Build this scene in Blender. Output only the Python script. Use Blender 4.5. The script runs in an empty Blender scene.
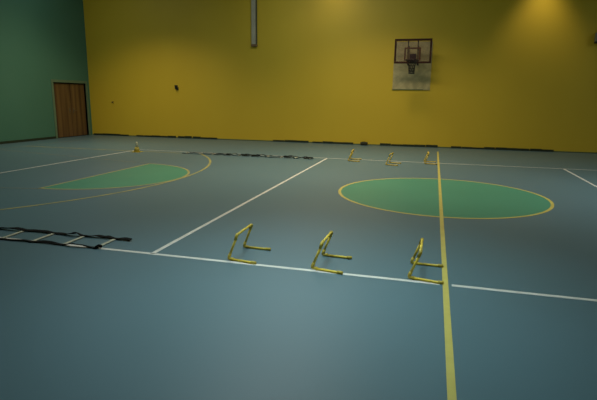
import bpy, bmesh, math, random
from mathutils import Vector, Matrix
random.seed(7)
SC = bpy.context.scene
COL = SC.collection

# ---------------------------------------------------------------- camera
CAM_POS = Vector((-0.204, -9.040, 1.647))
F_ = Vector((-0.25444484, 0.94531995, -0.20402945))
R_ = Vector((0.96484681, 0.26249405, 0.01294209))
U_ = Vector((-0.06579093, 0.19356412, 0.9788792))
cd = bpy.data.cameras.new('camera'); cam = bpy.data.objects.new('camera', cd); COL.objects.link(cam)
cd.sensor_fit = 'HORIZONTAL'; cd.sensor_width = 36.0; cd.lens = 36.0 * 490.8 / 597.0
cd.clip_start = 0.05; cd.clip_end = 200
cam.matrix_world = Matrix(((R_.x, U_.x, -F_.x, CAM_POS.x), (R_.y, U_.y, -F_.y, CAM_POS.y),
                           (R_.z, U_.z, -F_.z, CAM_POS.z), (0, 0, 0, 1)))
SC.camera = cam

# ---------------------------------------------------------------- world, lamps, exposure
SC.view_settings.view_transform = 'Standard'; SC.view_settings.look = 'None'
SC.view_settings.gamma = 1; SC.view_settings.use_curve_mapping = False
SC.view_settings.exposure = -0.07
w = bpy.data.worlds.new('world'); SC.world = w; w.use_nodes = True
w.node_tree.nodes['Background'].inputs[0].default_value = (0.5, 0.6, 0.7, 1)
w.node_tree.nodes['Background'].inputs[1].default_value = 0.02

def lamp_area(name, loc, sx, sy, power, color, rot=(0, 0, 0), spread=180):
    l = bpy.data.lights.new(name, 'AREA'); l.shape = 'RECTANGLE'; l.size = sx; l.size_y = sy
    l.energy = power; l.color = color; l.spread = math.radians(spread)
    o = bpy.data.objects.new(name, l); o.location = loc; o.rotation_euler = rot; COL.objects.link(o); return o

def lamp_spot(name, loc, power, color, angle, blend, rot=(0, 0, 0), size=0.25):
    l = bpy.data.lights.new(name, 'SPOT'); l.energy = power; l.color = color
    l.spot_size = math.radians(angle); l.spot_blend = blend; l.shadow_soft_size = size
    o = bpy.data.objects.new(name, l); o.location = loc; o.rotation_euler = rot; COL.objects.link(o); return o

COOL = (0.93, 0.99, 1.0); WARM = (1.0, 0.84, 0.58)
# unseen fills added below the ceiling, powers fitted to wall and floor tones: (x, y, width, spread, watts, colour)
BLUE = (0.72, 0.95, 1.0)  # tint of the added narrow fill that brightens the near floor
for x, y, sx, spread, watts, colr in (
        (-4, 0.5, 2.5, 180, 101, COOL), (-4, 5.5, 2.5, 180, 74, COOL), (-12, -4, 2.5, 180, 88, COOL),
        (-12, 5.5, 2.5, 180, 24, COOL), (12, 0.5, 2.5, 180, 225, COOL), (12, 5.5, 2.5, 180, 10, COOL),
        (-4, -4, 2.5, 90, 15, COOL), (4, 0.5, 2.5, 90, 75, COOL), (-1.1, -5.1, 1.6, 52, 43, BLUE),
        (-10.5, 5.0, 2.5, 110, 122, WARM), (-3.0, 1.0, 2.5, 110, 135, WARM), (-2.0, 5.0, 2.5, 110, 125, WARM)):
    lamp_area('ceiling_fill', (x, y, 6.6), sx, 1.0, watts, colr, spread=spread)
# downlights hanging close to the yellow wall
lamp_spot('wall_downlight', (2.9, 8.2, 6.0), 188, WARM, 80, 0.9)
lamp_spot('wall_downlight', (-3.7, 8.1, 6.2), 42, WARM, 112, 0.9)
lamp_spot('wall_downlight', (-3.7, 8.2, 6.0), 9, WARM, 80, 0.9)

# ---------------------------------------------------------------- materials
def mat(name, col, rough=0.6, col2=None, scale=3.0, detail=3.0, metallic=0.0, spec=0.5, bump=0.0, stretch=(1, 1, 1), emit=None):
    m = bpy.data.materials.new(name); m.use_nodes = True
    nt = m.node_tree; b = nt.nodes['Principled BSDF']
    b.inputs['Base Color'].default_value = (*col, 1); b.inputs['Roughness'].default_value = rough
    b.inputs['Metallic'].default_value = metallic; b.inputs['Specular IOR Level'].default_value = spec
    tc = nt.nodes.new('ShaderNodeTexCoord'); mp = nt.nodes.new('ShaderNodeMapping')
    mp.inputs['Scale'].default_value = stretch
    nz = nt.nodes.new('ShaderNodeTexNoise'); nz.inputs['Scale'].default_value = scale; nz.inputs['Detail'].default_value = detail
    nt.links.new(tc.outputs['Object'], mp.inputs[0]); nt.links.new(mp.outputs[0], nz.inputs['Vector'])
    rp = nt.nodes.new('ShaderNodeValToRGB')
    c2 = col2 or tuple(c * 0.88 for c in col)
    rp.color_ramp.elements[0].position = 0.35; rp.color_ramp.elements[1].position = 0.65
    rp.color_ramp.elements[0].color = (*c2, 1); rp.color_ramp.elements[1].color = (*col, 1)
    nt.links.new(nz.outputs['Fac'], rp.inputs[0]); nt.links.new(rp.outputs[0], b.inputs['Base Color'])
    if bump:
        bp = nt.nodes.new('ShaderNodeBump'); bp.inputs['Strength'].default_value = bump; bp.inputs['Distance'].default_value = 0.01
        nt.links.new(nz.outputs['Fac'], bp.inputs['Height']); nt.links.new(bp.outputs[0], b.inputs['Normal'])
    return m

M = {}
M['floor'] = mat('blue_grey_sports_floor', (0.083, 0.150, 0.172), 0.42, (0.078, 0.143, 0.161), 0.35, 3, spec=0.35)
M['green_floor'] = mat('green_court_paint', (0.056, 0.238, 0.148), 0.42, (0.051, 0.224, 0.137), 0.8, spec=0.35)
M['white_line'] = mat('white_court_line', (0.60, 0.59, 0.52), 0.5, (0.50, 0.50, 0.44), 6)
M['faded_yellow'] = mat('faded_yellow_line', (0.36, 0.32, 0.10), 0.5, (0.25, 0.25, 0.10), 3)
M['yellow_line'] = mat('yellow_court_line', (0.50, 0.43, 0.095), 0.5, (0.44, 0.37, 0.08), 5)
M['pink_line'] = mat('worn_key_line', (0.16, 0.17, 0.13), 0.5, (0.11, 0.16, 0.15), 5)
M['yellow_wall'] = mat('yellow_wall_paint', (0.72, 0.505, 0.030), 0.55, (0.69, 0.475, 0.026), 0.5, 4, stretch=(1, 1, 0.35))
M['green_wall'] = mat('green_wall_paint', (0.072, 0.205, 0.135), 0.6, (0.066, 0.195, 0.126), 0.5)
M['ceiling'] = mat('dark_ceiling', (0.20, 0.20, 0.19), 0.9)
M['base_dark'] = mat('dark_green_base', (0.018, 0.030, 0.010), 0.7)
M['base_green'] = mat('faded_green_base', (0.12, 0.16, 0.06), 0.7)
M['frame_paint'] = mat('pale_green_door_frame', (0.14, 0.22, 0.12), 0.6)
M['wood'] = mat('brown_door_wood', (0.21, 0.115, 0.036), 0.5, (0.070, 0.030, 0.012), 2.6, 5, stretch=(1, 1.8, 0.08))
M['gap'] = mat('dark_door_gap', (0.02, 0.014, 0.008), 0.8)
M['hurdle'] = mat('yellow_plastic_tube', (0.72, 0.52, 0.05), 0.55, (0.60, 0.43, 0.04), 9)
M['joint'] = mat('olive_plastic_joint', (0.52, 0.38, 0.04), 0.5)
M['strap'] = mat('black_nylon_strap', (0.006, 0.007, 0.006), 0.9, (0.010, 0.011, 0.010), 60, spec=0.12)
M['rung'] = mat('pale_ladder_rung', (0.46, 0.46, 0.34), 0.5, (0.36, 0.38, 0.28), 12)
M['cone'] = mat('yellow_cone_plastic', (0.45, 0.36, 0.04), 0.5)
M['cone_band'] = mat('pale_cone_band', (0.62, 0.62, 0.40), 0.5)
M['hoop_frame'] = mat('dark_red_board_frame', (0.050, 0.012, 0.002), 0.9, (0.022, 0.006, 0.001), 5)
M['target'] = mat('rust_target_line', (0.08, 0.022, 0.004), 0.5)
M['black_metal'] = mat('black_metal', (0.015, 0.014, 0.012), 0.5)
M['rim'] = mat('dark_rim_metal', (0.030, 0.010, 0.008), 0.45)
M['net'] = mat('dark_net_cord', (0.012, 0.011, 0.006), 0.8)
M['panel'] = mat('chalky_white_panel', (0.56, 0.47, 0.22), 0.6, (0.42, 0.35, 0.16), 7, 5)
M['duct'] = mat('pale_grey_duct', (0.52, 0.48, 0.34), 0.5, (0.44, 0.42, 0.30), 3)
M['duct_dark'] = mat('dark_duct_edge', (0.10, 0.10, 0.05), 0.6)
M['duct_cap'] = mat('brown_duct_cap', (0.24, 0.14, 0.06), 0.6)
M['grey_box'] = mat('grey_box_plastic', (0.22, 0.23, 0.18), 0.5)
M['bag'] = mat('dark_olive_cloth', (0.030, 0.032, 0.012), 0.8, (0.018, 0.02, 0.008), 20)
M['steel'] = mat('brushed_steel', (0.20, 0.17, 0.12), 0.5, metallic=0.6)
# clear board sheet, slightly clouded
m = bpy.data.materials.new('clouded_acrylic'); m.use_nodes = True; nt = m.node_tree
b = nt.nodes['Principled BSDF']; b.inputs['Base Color'].default_value = (0.30, 0.20, 0.10, 1); b.inputs['Roughness'].default_value = 0.3
tr = nt.nodes.new('ShaderNodeBsdfTransparent'); mx = nt.nodes.new('ShaderNodeMixShader'); mx.inputs[0].default_value = 0.22
nt.links.new(tr.outputs[0], mx.inputs[1]); nt.links.new(b.outputs[0], mx.inputs[2]); nt.links.new(mx.outputs[0], nt.nodes['Material Output'].inputs[0])
M['acrylic'] = m

# ---------------------------------------------------------------- mesh helpers
def bx(bm, x0, x1, y0, y1, z0, z1, bevel=0.0, mi=0):
    vs = [bm.verts.new(v) for v in ((x0,y0,z0),(x1,y0,z0),(x1,y1,z0),(x0,y1,z0),(x0,y0,z1),(x1,y0,z1),(x1,y1,z1),(x0,y1,z1))]
    fs = [bm.faces.new([vs[i] for i in q]) for q in ((0,3,2,1),(4,5,6,7),(0,1,5,4),(1,2,6,5),(2,3,7,6),(3,0,4,7))]
    for f in fs: f.material_index = mi
    if bevel:
        es = list({e for f in fs for e in f.edges})
        bmesh.ops.bevel(bm, geom=es, offset=bevel, segments=2, affect='EDGES', profile=0.5)

def tube(bm, pts, r, n=10, closed=False):
    pts = [Vector(p) for p in pts]; N = len(pts); rs = r if isinstance(r, (list, tuple)) else [r] * N
    rings = []; prev = None
    for i, p in enumerate(pts):
        if closed: d = pts[(i + 1) % N] - pts[i - 1]
        else: d = pts[min(i + 1, N - 1)] - pts[max(i - 1, 0)]
        d.normalize()
        if prev is None:
            a = Vector((0, 0, 1)) if abs(d.z) < 0.9 else Vector((1, 0, 0)); u = d.cross(a).normalized()
        else: u = (prev - d * prev.dot(d)).normalized()
        prev = u; v = d.cross(u)
        rings.append([bm.verts.new(p + (u * math.cos(2*math.pi*k/n) + v * math.sin(2*math.pi*k/n)) * rs[i]) for k in range(n)])
    for i in range(N if closed else N - 1):
        A, B = rings[i], rings[(i + 1) % N]
        for k in range(n): bm.faces.new((A[k], A[(k+1) % n], B[(k+1) % n], B[k]))
    if not closed: bm.faces.new(rings[0][::-1]); bm.faces.new(rings[-1])

def lathe(bm, prof, n=24, cx=0, cy=0):
    rings = [[bm.verts.new((cx + r*math.cos(2*math.pi*k/n), cy + r*math.sin(2*math.pi*k/n), z)) for k in range(n)] for r, z in prof]
    for A, B in zip(rings, rings[1:]):
        for k in range(n): bm.faces.new((A[k], A[(k+1) % n], B[(k+1) % n], B[k]))
    bm.faces.new(rings[0][::-1]); bm.faces.new(rings[-1])

def ribbon(bm, pts, width, thick, twists):
    """flat strap along a path, turned about its run by the angles in twists"""
    pts = [Vector(p) for p in pts]; N = len(pts); rings = []
    for i, p in enumerate(pts):
        d = (pts[min(i + 1, N - 1)] - pts[max(i - 1, 0)]).normalized()
        s = d.cross(Vector((0, 0, 1))).normalized(); u = s.cross(d)
        a = twists[i]; s2 = s * math.cos(a) + u * math.sin(a); u2 = -s * math.sin(a) + u * math.cos(a)
        rings.append([bm.verts.new(p + s2 * sx * width / 2 + u2 * su * thick / 2) for sx, su in ((-1,-1),(1,-1),(1,1),(-1,1))])
    for A, B in zip(rings, rings[1:]):
        for k in range(4): bm.faces.new((A[k], A[(k+1) % 4], B[(k+1) % 4], B[k]))
    bm.faces.new(rings[0][::-1]); bm.faces.new(rings[-1])

def obj(name, bm, mats, parent=None, smooth=False):
    bmesh.ops.recalc_face_normals(bm, faces=bm.faces)
    me = bpy.data.meshes.new(name); bm.to_mesh(me); bm.free()
    for m_ in (mats if isinstance(mats, list) else [mats]): me.materials.append(M[m_])
    if smooth:
        for p in me.polygons: p.use_smooth = True
    o = bpy.data.objects.new(name, me); COL.objects.link(o)
    if parent: o.parent = parent
    return o
NB = bmesh.new

def tag(o, label, cat, group=None):
    o['label'] = label; o['category'] = cat
    if group: o['group'] = group
    return o
def thing(name, label, cat, loc=(0, 0, 0), rotz=0, group=None):
    o = bpy.data.objects.new(name, None); o.empty_display_size = 0.1; COL.objects.link(o)
    o.location = loc; o.rotation_euler = (0, 0, rotz)
    return tag(o, label, cat, group)
def struct(name, bm, mats, parent=None):
    o = obj(name, bm, mats, parent)
    if not parent: o['kind'] = 'structure'
    return o
def dup(root, loc, rotz, label):
    r = root.copy(); COL.objects.link(r); r.location = loc; r.rotation_euler = (0, 0, rotz); r['label'] = label
    for ch in list(root.children):
        c = ch.copy(); COL.objects.link(c); c.parent = r
        for g in list(ch.children):
            d = g.copy(); COL.objects.link(d); d.parent = c
    return r

# ---------------------------------------------------------------- room shell
XL, XR, YB, YF, H = -14.07, 14.07, 8.835, -10.4, 7.0
T = 0.25
bm = NB(); bx(bm, XL-T, XR+T, YF-T, YB+T, -0.2, 0); floor = struct('floor', bm, 'floor')
bm = NB(); bx(bm, XL-T, XR+T, YF-T, YB+T, H, H+0.2); struct('ceiling', bm, 'ceiling')
bm = NB(); bx(bm, XL, XR, YB, YB+T, 0, H); struct('wall_back', bm, 'yellow_wall')
bm = NB(); bx(bm, XL, XR, YF-T, YF, 0, H); struct('wall_front', bm, 'yellow_wall')
bm = NB(); bx(bm, XR, XR+T, YF-T, YB+T, 0, H); struct('wall_right', bm, 'green_wall')
DY0, DY1, DH = 6.80, 8.60, 2.10          # door opening in the green wall
bm = NB()
bx(bm, XL-T, XL, YF-T, DY0, 0, H); bx(bm, XL-T, XL, DY1, YB+T, 0, H); bx(bm, XL-T, XL, DY0, DY1, DH, H)
bx(bm, XL-T, XL-0.12, DY0, DY1, 0, DH)
struct('wall_left', bm, 'green_wall')

# ---------------------------------------------------------------- painted court (parts of the floor)
def line(p, q, wd, mt, z, name='court_line'):
    p = Vector((*p, 0)); q = Vector((*q, 0)); d = (q - p).normalized(); s = Vector((-d.y, d.x, 0)) * wd / 2
    bm = NB(); lo = [bm.verts.new(v) for v in (p - s, q - s, q + s, p + s)]
    hi = [bm.verts.new(v.co + Vector((0, 0, z))) for v in lo]
    bm.faces.new(hi)
    for k in range(4): bm.faces.new((lo[k], lo[(k+1) % 4], hi[(k+1) % 4], hi[k]))
    bm.faces.new(lo[::-1])
    return obj(name, bm, mt, floor)
def arc_strip(c, r, a0, a1, wd, mt, z, name, n=96, tail=None, ry=None):
    pts = []
    for k in range(n + 1):
        a = a0 + (a1 - a0) * k / n; pts.append(Vector((c[0] + r*math.cos(a), c[1] + (ry or r)*math.sin(a), 0)))
    if tail: pts = [Vector((*tail[0], 0))] + pts + [Vector((*tail[1], 0))]
    bm = NB(); I = []; O = []
    closed = abs(a1 - a0 - 2*math.pi) < 1e-6 and not tail
    if closed: pts = pts[:-1]
    N = len(pts)
    for i, p in enumerate(pts):
        d = (pts[(i+1) % N] - pts[i-1]) if closed else (pts[min(i+1, N-1)] - pts[max(i-1, 0)])
        d.normalize(); s = Vector((-d.y, d.x, 0)) * wd / 2
        I.append(bm.verts.new(p + s + Vector((0, 0, z)))); O.append(bm.verts.new(p - s + Vector((0, 0, z))))
    for i in range(N if closed else N - 1):
        j = (i + 1) % N; bm.faces.new((I[i], I[j], O[j], O[i]))
    return obj(name, bm, mt, floor)
def disc(c, r, a0, a1, mt, z, name, n=96):
    bm = NB(); bm.faces.new([bm.verts.new((c[0] + r*math.cos(a0 + (a1-a0)*k/n), c[1] + r*math.sin(a0 + (a1-a0)*k/n), z)) for k in range(n + (0 if a1 - a0 > 6.28 else 1))])
    return obj(name, bm, mt, floor)

NY, FY = -4.62, 4.387
CC = (0, -0.13)
disc(CC, 1.78, 0, 2*math.pi, 'green_floor', 0.001, 'centre_circle')
arc_strip(CC, 1.78, 0, 2*math.pi, 0.05, 'yellow_line', 0.002, 'circle_line')
line((-9, NY), (-0.05, NY), 0.05, 'white_line', 0.0015)
line((0.055, NY), (9, NY), 0.05, 'white_line', 0.0015)
line((-9, FY), (9, FY), 0.04, 'white_line', 0.0015)
for x in (-3, 3, -9, 9): line((x, NY), (x, FY), 0.05, 'white_line', 0.0015)
line((0.0, -9.6), (0.0, 7.4), 0.050, 'yellow_line', 0.003)
for s in (-1, 1):
    kc = (s * 6.92, -0.13)
    a0, a1 = (-math.pi/2, math.pi/2) if s < 0 else (math.pi/2, 3*math.pi/2)
    disc(kc, 1.78, a0, a1, 'green_floor', 0.001, 'free_throw_semicircle', 48)
    arc_strip(kc, 1.78, a0, a1, 0.05, 'faded_yellow', 0.002, 'free_throw_line', 48)
    line((kc[0], -1.95), (kc[0], 1.68), 0.05, 'faded_yellow', 0.002, 'free_throw_line')
    line((kc[0], -1.95), (s * 12.85, -3.13), 0.05, 'pink_line', 0.002, 'key_line')
    line((kc[0], 1.68), (s * 12.85, 2.87), 0.05, 'pink_line', 0.002, 'key_line')
    line((s * 12.85, -7.4), (s * 12.85, 7.3), 0.05, 'pink_line', 0.002, 'base_line')
    cx = s * 11.13; R3 = 6.02; yy = 4.05; th = math.asin(yy / R3)
    if s < 0: arc_strip((cx, -0.05), R3, -th, th, 0.055, 'faded_yellow', 0.0025, 'three_point_line', tail=((-12.85, -yy-0.05), (-12.85, yy-0.05)))
    else: arc_strip((cx, -0.05), R3, math.pi - th, math.pi + th, 0.055, 'faded_yellow', 0.0025, 'three_point_line', tail=((12.85, yy-0.05), (12.85, -yy-0.05)))

# ---------------------------------------------------------------- skirting
bm = NB()
segs = [(-13.98, -12.3), (-11.95, -10.15), (-10.05, -9.45), (-9.4, -8.35), (-6.05, -4.65), (-4.5, -2.95), (-2.0, 0.0), (0.45, 3.7)]
for a, b_ in segs:
    n = max(2, int((b_ - a) / 0.35))
    for k in range(n):
        x0 = a + (b_ - a) * k / n; x1 = a + (b_ - a) * (k + 1) / n - (0.004 if k % 3 else 0.02)
        h = 0.075 + random.uniform(-0.018, 0.015)
        bx(bm, x0, x1, YB - 0.026 - random.uniform(0, 0.006), YB - 0.001, 0.0, h)
bs = struct('baseboard_back', bm, 'base_dark')
bm = NB(); bx(bm, XL + 0.02, XR - 0.02, YB - 0.016, YB - 0.001, 0, 0.035); obj('base_strip', bm, 'base_green', bs)
bm = NB(); bx(bm, XL + 0.001, XL + 0.02, YF + 0.02, DY0 - 0.09, 0, 0.085); struct('baseboard_left', bm, 'base_dark')
bm = NB(); bx(bm, XR - 0.02, XR - 0.001, YF + 0.02, YB - 0.02, 0, 0.085); struct('baseboard_right', bm, 'base_dark')

# ---------------------------------------------------------------- double door in the green wall
bm = NB(); fw = 0.10
bx(bm, XL-0.11, XL+0.025, DY0-fw, DY0, 0, DH+fw, 0.006); bx(bm, XL-0.11, XL+0.025, DY1, DY1+fw, 0, DH+fw, 0.006)
bx(bm, XL-0.11, XL+0.025, DY0+0.001, DY1-0.001, DH, DH+fw, 0.006)
dr = struct('door_1', bm, 'frame_paint')
bm = NB(); bx(bm, XL-0.115, XL-0.085, DY0+0.002, DY1-0.002, 0.002, DH-0.002); obj('door_gap', bm, 'gap', dr)
ymid = 7.73
for (a, b_) in ((DY0+0.02, ymid-0.012), (ymid+0.012, DY1-0.05)):
    bm = NB(); bx(bm, XL-0.084, XL-0.035, a, b_, 0.02, DH-0.045, 0.004)
    leaf = obj('door_leaf', bm, 'wood', dr)
    y = b_ - 0.10 if a < ymid - 0.1 else a + 0.10
    bm = NB(); bx(bm, XL-0.036, XL-0.028, y-0.022, y+0.022, 0.93, 1.13, 0.003)
    tube(bm, [(XL-0.03, y, 1.03), (XL+0.012, y, 1.03), (XL+0.016, y+(0.09 if a > ymid-0.1 else -0.09), 1.03)], 0.009, 8)
    obj('door_handle', bm, 'steel', leaf)

# ---------------------------------------------------------------- backboard on the yellow wall
bm = NB(); bx(bm, -1.66, -0.39, YB-0.025, YB-0.001, 1.96, 3.56, 0.004)
pn = obj('wall_panel', bm, 'panel'); tag(pn, 'dull white panel on the yellow wall behind the basketball backboard', 'panel')
bm = NB(); bx(bm, -1.68, -0.62, YB-0.032, YB-0.0255, 1.965, 1.985); obj('shadow_strip', bm, 'base_green', pn)  # strip that draws the shadow line along the panel's lower edge

BYF = 8.30   # front plane of the board
t = thing('basketball_hoop', 'basketball hoop with dark red framed clear backboard and hanging net on the yellow wall', 'basketball hoop', (-1.0, BYF, 0))
def o_(name, bm, m_, par, smooth=False): return obj(name, bm, m_, par, smooth)
X0, X1, Z0, Z1 = -0.615, 0.595, 2.815, 3.605   # local x, absolute z
bm = NB(); fwd = 0.064
bx(bm, X0, X1, 0, 0.045, Z1-fwd, Z1, 0.004); bx(bm, X0, X1, 0, 0.045, Z0, Z0+fwd, 0.004)
bx(bm, X0, X0+fwd, 0.001, 0.044, Z0+fwd+0.001, Z1-fwd-0.001); bx(bm, X1-fwd, X1, 0.001, 0.044, Z0+fwd+0.001, Z1-fwd-0.001)
o_('board_frame', bm, 'hoop_frame', t)
bm = NB(); bx(bm, X0+fwd+0.001, X1-fwd-0.001, 0.016, 0.026, Z0+fwd+0.001, Z1-fwd-0.001); bd = o_('backboard', bm, 'acrylic', t)
bm = NB()   # target rectangle
a, b_, c, d = -0.285, 0.245, 2.935, 3.325; lw = 0.045
bx(bm, a, b_, 0.008, 0.015, d-lw, d); bx(bm, a, a+lw, 0.008, 0.015, c, d-lw-0.001); bx(bm, b_-lw, b_, 0.008, 0.015, c, d-lw-0.001); bx(bm, a, b_, 0.008, 0.015, c-0.03, c-0.001)
o_('target_rectangle', bm, 'target', bd)
for x in (-0.17, 0.15):   # arms back to the wall with uprights behind the sheet
    bm = NB()
    bx(bm, x-0.022, x+0.022, 0.046, 0.078, 2.80, 3.60, 0.003)
    bx(bm, x-0.016, x+0.016, 0.079, YB-BYF-0.045, 3.28, 3.315, 0.003)
    bx(bm, x-0.016, x+0.016, 0.079, YB-BYF-0.045, 2.86, 2.895, 0.003)
    bx(bm, x-0.03, x+0.03, YB-BYF-0.044, YB-BYF-0.027, 2.78, 3.42, 0.003)
    o_('support_arm', bm, 'black_metal', t)
bm = NB(); bx(bm, -0.105, 0.105, -0.022, 0.007, 2.87, 3.12, 0.005); bx(bm, -0.08, 0.08, -0.05, -0.022, 2.88, 2.94, 0.004)
bx(bm, -0.10, -0.08, -0.15, -0.022, 2.89, 2.93); bx(bm, 0.08, 0.10, -0.15, -0.022, 2.89, 2.93)
o_('rim_bracket', bm, 'rim', t)
rc = (0, -0.36); rr = 0.225; rz = 2.91
bm = NB(); tube(bm, [(rc[0]+rr*math.cos(2*math.pi*k/40), rc[1]+rr*math.sin(2*math.pi*k/40), rz) for k in range(40)], 0.009, 8, True)
o_('rim', bm, 'rim', t, True)
bm = NB(); n = 12    # net: narrow, gathered, knotted diamonds
prof = [(0.222, 2.905), (0.150, 2.84), (0.115, 2.76), (0.105, 2.68), (0.100, 2.60), (0.092, 2.52), (0.085, 2.46)]
for k in range(n):
    for sg in (-1, 1):
        pts = []
        for i, (r, z) in enumerate(prof):
            a = 2*math.pi*(k + sg*(0.5 if i % 2 else 0.0))/n
            pts.append((rc[0]+r*math.cos(a), rc[1]+r*math.sin(a), z))
        tube(bm, pts, 0.0075, 4)
for (r, z, q) in ((0.088, 2.475, 0.014), (0.094, 2.54, 0.009), (0.1, 2.61, 0.006)):
    tube(bm, [(rc[0]+r*math.cos(2*math.pi*k/20), rc[1]+r*math.sin(2*math.pi*k/20), z) for k in range(20)], q, 6, True)
o_('net', bm, 'net', t)

# ---------------------------------------------------------------- pale duct hanging down the yellow wall
t = thing('wall_duct', 'long pale grey vertical duct on the yellow wall ending above head height', 'duct', (-6.80, YB, 0))
bm = NB(); bx(bm, -0.075, 0.080, -0.08, -0.002, 3.56, H-0.002, 0.008)
for z in (4.4, 5.3, 6.2): bx(bm, -0.079, 0.084, -0.084, -0.002, z, z+0.02)
o_('duct_body', bm, 'duct', t)
bm = NB(); bx(bm, 0.086, 0.130, -0.03, -0.002, 3.56, H-0.002, 0.004); o_('side_rail', bm, 'duct_dark', t)
bm = NB(); bx(bm, -0.085, 0.14, -0.09, -0.002, 3.475, 3.555, 0.01); o_('end_cap', bm, 'duct_cap', t)

# small dark fitting and hook on the wall
t = thing('wall_bracket', 'small dark bracket on the yellow wall left of the duct', 'bracket', (-10.05, YB, 1.98))
bm = NB(); bx(bm, -0.075, 0.05, -0.03, -0.001, 0.01, 0.09, 0.006); bx(bm, -0.03, 0.085, -0.03, -0.001, -0.10, 0.009, 0.006); o_('plate', bm, 'bag', t)
bm = NB(); tube(bm, [(0.0, -0.03, 0.05), (0.0, -0.10, 0.05), (0.0, -0.12, 0.0), (0.0, -0.09, -0.06)], 0.018, 8); o_('hook', bm, 'bag', t, True)
t = thing('wall_hook', 'tiny dark hook low on the yellow wall near the door corner', 'hook', (-12.98, YB, 1.37))
bm = NB(); bx(bm, -0.055, 0.03, -0.02, -0.001, -0.02, 0.02, 0.004); o_('plate', bm, 'duct_cap', t)
bm = NB(); tube(bm, [(0.02, -0.02, 0.0), (0.03, -0.055, -0.005), (0.05, -0.05, 0.03)], 0.012, 8); o_('prong', bm, 'black_metal', t, True)
# box cut by the right picture edge
t = thing('wall_speaker', 'small grey box with a dark underside high on the yellow wall, far right', 'speaker', (4.60, YB, 3.42))
bm = NB(); bx(bm, -0.13, 0.15, -0.2, -0.03, 0.05, 0.32, 0.015); o_('housing', bm, 'grey_box', t)
bm = NB(); bx(bm, -0.13, 0.15, -0.195, -0.03, 0.0, 0.048, 0.008); o_('underside', bm, 'black_metal', t)
bm = NB(); bx(bm, -0.04, 0.06, -0.03, -0.001, 0.1, 0.24); o_('mount', bm, 'black_metal', t)

# dark bag at the foot of the yellow wall
t = thing('folded_bag', 'small dark bag lying on the floor against the yellow wall', 'bag', (-2.56, 8.70, 0))
bm = NB(); bx(bm, -0.13, 0.13, -0.07, 0.07, 0.0, 0.115, 0.03)
for v in bm.verts: v.co.z += 0.012 * math.sin(v.co.x * 30) * (1 if v.co.z > 0.05 else 0)
o_('bag_body', bm, 'bag', t, True)
bm = NB(); tube(bm, [(-0.07, -0.05, 0.10), (-0.04, -0.06, 0.135), (0.04, -0.06, 0.135), (0.07, -0.05, 0.10)], 0.007, 6); o_('handle', bm, 'bag', t, True)

# ---------------------------------------------------------------- mini hurdles
def make_hurdle(loc, rz, label, group, W_=0.44, Hh=0.276, lean=0.09, L=0.30, splay=(-0.05, -0.012), name='mini_hurdle'):
    t = thing(name, label, 'hurdle', loc, rz, group); r = 0.0125
    for y, sp in ((-W_/2, splay[0]), (W_/2, splay[1])):
        bm = NB(); tube(bm, [(0.008, y, r), (L-0.01, y+sp*0.97, r), (L, y+sp, r)], [r, r, r*0.8], 12); f = o_('foot', bm, 'hurdle', t, True)
        bm = NB(); tube(bm, [(L-0.04, y+sp*0.87, 0.0158), (L+0.012, y+sp*1.03, 0.0158)], 0.0155, 12); o_('end_cap', bm, 'joint', f, True)
        bm = NB(); tube(bm, [(0.0, y, 0.03), (lean, y, Hh-0.02)], r, 12); o_('upright', bm, 'hurdle', t, True)
        bm = NB(); tube(bm, [(0.05, y+sp*0.15, 0.0165), (0.012, y, 0.0165), (0.0, y, 0.022), (0.002, y, 0.036), (0.016, y, 0.07)], 0.0162, 12); o_('corner_joint', bm, 'joint', t, True)
        s = 1 if y < 0 else -1
        bm = NB(); tube(bm, [(lean-0.016, y, Hh-0.055), (lean-0.003, y, Hh-0.015), (lean, y+s*0.006, Hh-0.003), (lean, y+s*0.02, Hh), (lean, y+s*0.05, Hh)], 0.0162, 12); o_('corner_joint', bm, 'joint', t, True)
    bm = NB(); tube(bm, [(lean, -W_/2+0.03, Hh), (lean, W_/2-0.03, Hh)], r, 12); o_('crossbar', bm, 'hurdle', t, True)
    return t
g1, g2 = 'mini hurdles on the near white line', 'mini hurdles by the far white line'
h0 = make_hurdle((-2.145, -4.345, 0), 0.01, 'yellow mini hurdle on the near white line, nearest the agility ladder', g1)
dup(h0, (-1.250, -4.360, 0), -0.02, 'yellow mini hurdle in the middle of the three on the near white line')
dup(h0, (-0.325, -4.345, 0), -0.01, 'yellow mini hurdle on the near white line, touching the yellow centre line')
for x, y, a, lb in ((-2.34, 4.15, 0.05, 'small yellow hurdle by the far white line, leftmost of its three'),
                    (-1.27, 3.72, -0.10, 'small yellow hurdle by the far white line, between two others'),
                    (-0.36, 4.30, 0.05, 'small yellow hurdle by the far white line, beside the yellow centre line')):
    dup(h0, (x, y, 0), a, lb)['group'] = g2

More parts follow.
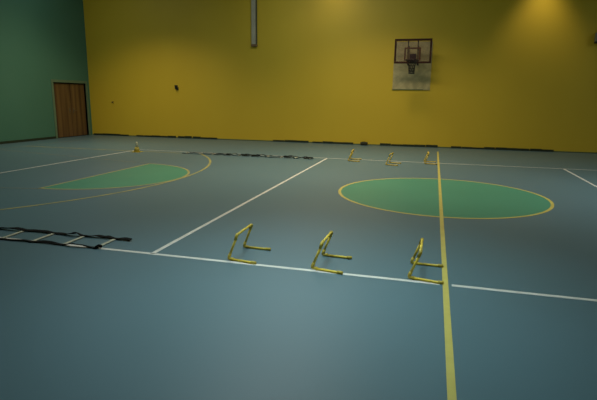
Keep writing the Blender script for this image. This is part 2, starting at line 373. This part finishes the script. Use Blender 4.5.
# ---------------------------------------------------------------- agility ladders
def bumps(x, hs):
    return sum(h * math.exp(-((x - c) / wd) ** 2) for c, wd, h in hs)
def make_ladder(label, y0, y1, xs, xa0, xa1, xb0, xb1, hs0, hs1, seed, sw=0.032, tk=1.0):
    rnd = random.Random(seed); ym = (y0 + y1) / 2; x_ref = xs[0]
    t = thing('agility_ladder', label, 'agility ladder', (x_ref, ym, 0))
    for (yy, xa, xb, hs) in ((y0, xa0, xa1, hs0), (y1, xb0, xb1, hs1)):
        bm = NB(); n = int((xb - xa) / 0.025); pts = []; tw = []
        ph = rnd.uniform(0, 6)
        for i in range(n + 1):
            x = xa + (xb - xa) * i / n
            near = min(abs(x - q) for q in xs); k = min(1, near / 0.12)
            z = 0.007 + bumps(x, hs) * (0.35 + 0.65*k)
            a = tk * (0.35*math.sin(x*5 + ph) + 0.2*math.sin(x*11 + ph)) * k
            pts.append((x - x_ref, yy - ym + 0.010*math.sin(x*7 + ph)*k, z + abs(math.sin(a))*sw/2)); tw.append(a)
        ribbon(bm, pts, sw if yy == y1 else sw * 0.72, 0.010, tw); o_('side_strap', bm, 'strap', t)
    for x in xs:
        bm = NB(); dx = rnd.uniform(-0.01, 0.01)
        a = Vector((x - x_ref, y0 - ym - 0.012, 0.008)); b = Vector((x + dx - x_ref, y1 - ym + 0.012, 0.008))
        ribbon(bm, [a, a.lerp(b, 0.5) + Vector((0, 0, 0.001)), b], 0.042, 0.006, [0, 0, 0])
        for v in bm.verts: v.co.z = max(v.co.z, 0.003)
        r_ = o_('rung', bm, 'rung', t)
        for q in (a, b):
            bm = NB(); bx(bm, q.x-0.02, q.x+0.02, q.y-0.014, q.y+0.014, q.z-0.005, q.z+0.0065)
            o_('rung_clip', bm, 'strap', r_)
    return t
nx = [-3.685 - 0.419*k for k in range(10)]
lad = make_ladder('black agility ladder with pale rungs on the near white line, left of the hurdles', -4.640, -4.275, nx,
            nx[-1]-0.1, -3.66, nx[-1]-0.1, -3.48,
            [(-4.0, 0.09, 0.022), (-3.86, 0.06, 0.012), (-4.6, 0.1, 0.008)],
            [(-5.1, 0.10, 0.022), (-4.96, 0.06, 0.02), (-4.68, 0.15, 0.006), (-4.20, 0.05, 0.030), (-4.30, 0.05, 0.010), (-3.92, 0.06, 0.018), (-3.78, 0.05, 0.014), (-3.58, 0.08, 0.014)], 3, 0.050)
lad.rotation_euler.z = 0.022
bm = NB()   # gathered knot of strap at the near corner
tube(bm, [(0.0, -0.20, 0.02), (0.03, -0.175, 0.035), (0.06, -0.165, 0.026), (0.045, -0.15, 0.02), (0.01, -0.165, 0.03)], [0.008, 0.016, 0.018, 0.014, 0.008], 8)
o_('strap_knot', bm, 'strap', lad, True)
fx = [-3.42 - 0.415*k for k in range(10)]
hf = [(-5.95, 0.08, 0.03), (-5.75, 0.06, 0.05), (-5.35, 0.09, 0.05), (-5.08, 0.07, 0.06), (-4.90, 0.07, 0.05), (-4.68, 0.06, 0.03), (-4.08, 0.09, 0.06), (-3.90, 0.06, 0.05), (-3.62, 0.07, 0.04), (-3.40, 0.09, 0.06)]
fl = make_ladder('rumpled black agility ladder along the far white line near the yellow wall', 3.95, 4.25, fx,
            fx[-1]-0.1, -3.30, fx[-1]-0.1, -3.40, hf, [(c+0.03, w_, h*0.6) for c, w_, h in hf], 5, 0.045, 0.6)
for x, wd, n in ((-5.82, 0.12, 3), (-5.30, 0.20, 4), (-4.98, 0.22, 5), (-4.04, 0.22, 4), (-3.46, 0.26, 4)):   # loops of slack strap piled between rungs
    bm = NB(); pts = []
    for i in range(n*8 + 1):
        u = i / (n*8); pts.append((x - fx[0] + wd*(u - 0.5) + 0.03*math.sin(i*0.8), -0.10 + 0.06*math.cos(i*0.8) , 0.030 + 0.016*math.sin(i*1.7)))
    tube(bm, pts, 0.010, 6); o_('slack_loop', bm, 'strap', fl)

# ---------------------------------------------------------------- training cone, far left
t = thing('training_cone', 'small yellow training cone with pale top on the far left of the floor', 'cone', (-8.66, 3.80, 0))
bm = NB(); bx(bm, -0.13, 0.13, -0.13, 0.13, 0.0, 0.014, 0.005); o_('cone_base', bm, 'cone', t)
bm = NB(); lathe(bm, [(0.10, 0.0145), (0.046, 0.15)], 24); o_('cone_body', bm, 'cone', t, True)
bm = NB(); lathe(bm, [(0.045, 0.1505), (0.028, 0.285), (0.022, 0.30), (0.014, 0.30)], 24); o_('cone_top', bm, 'cone_band', t, True)
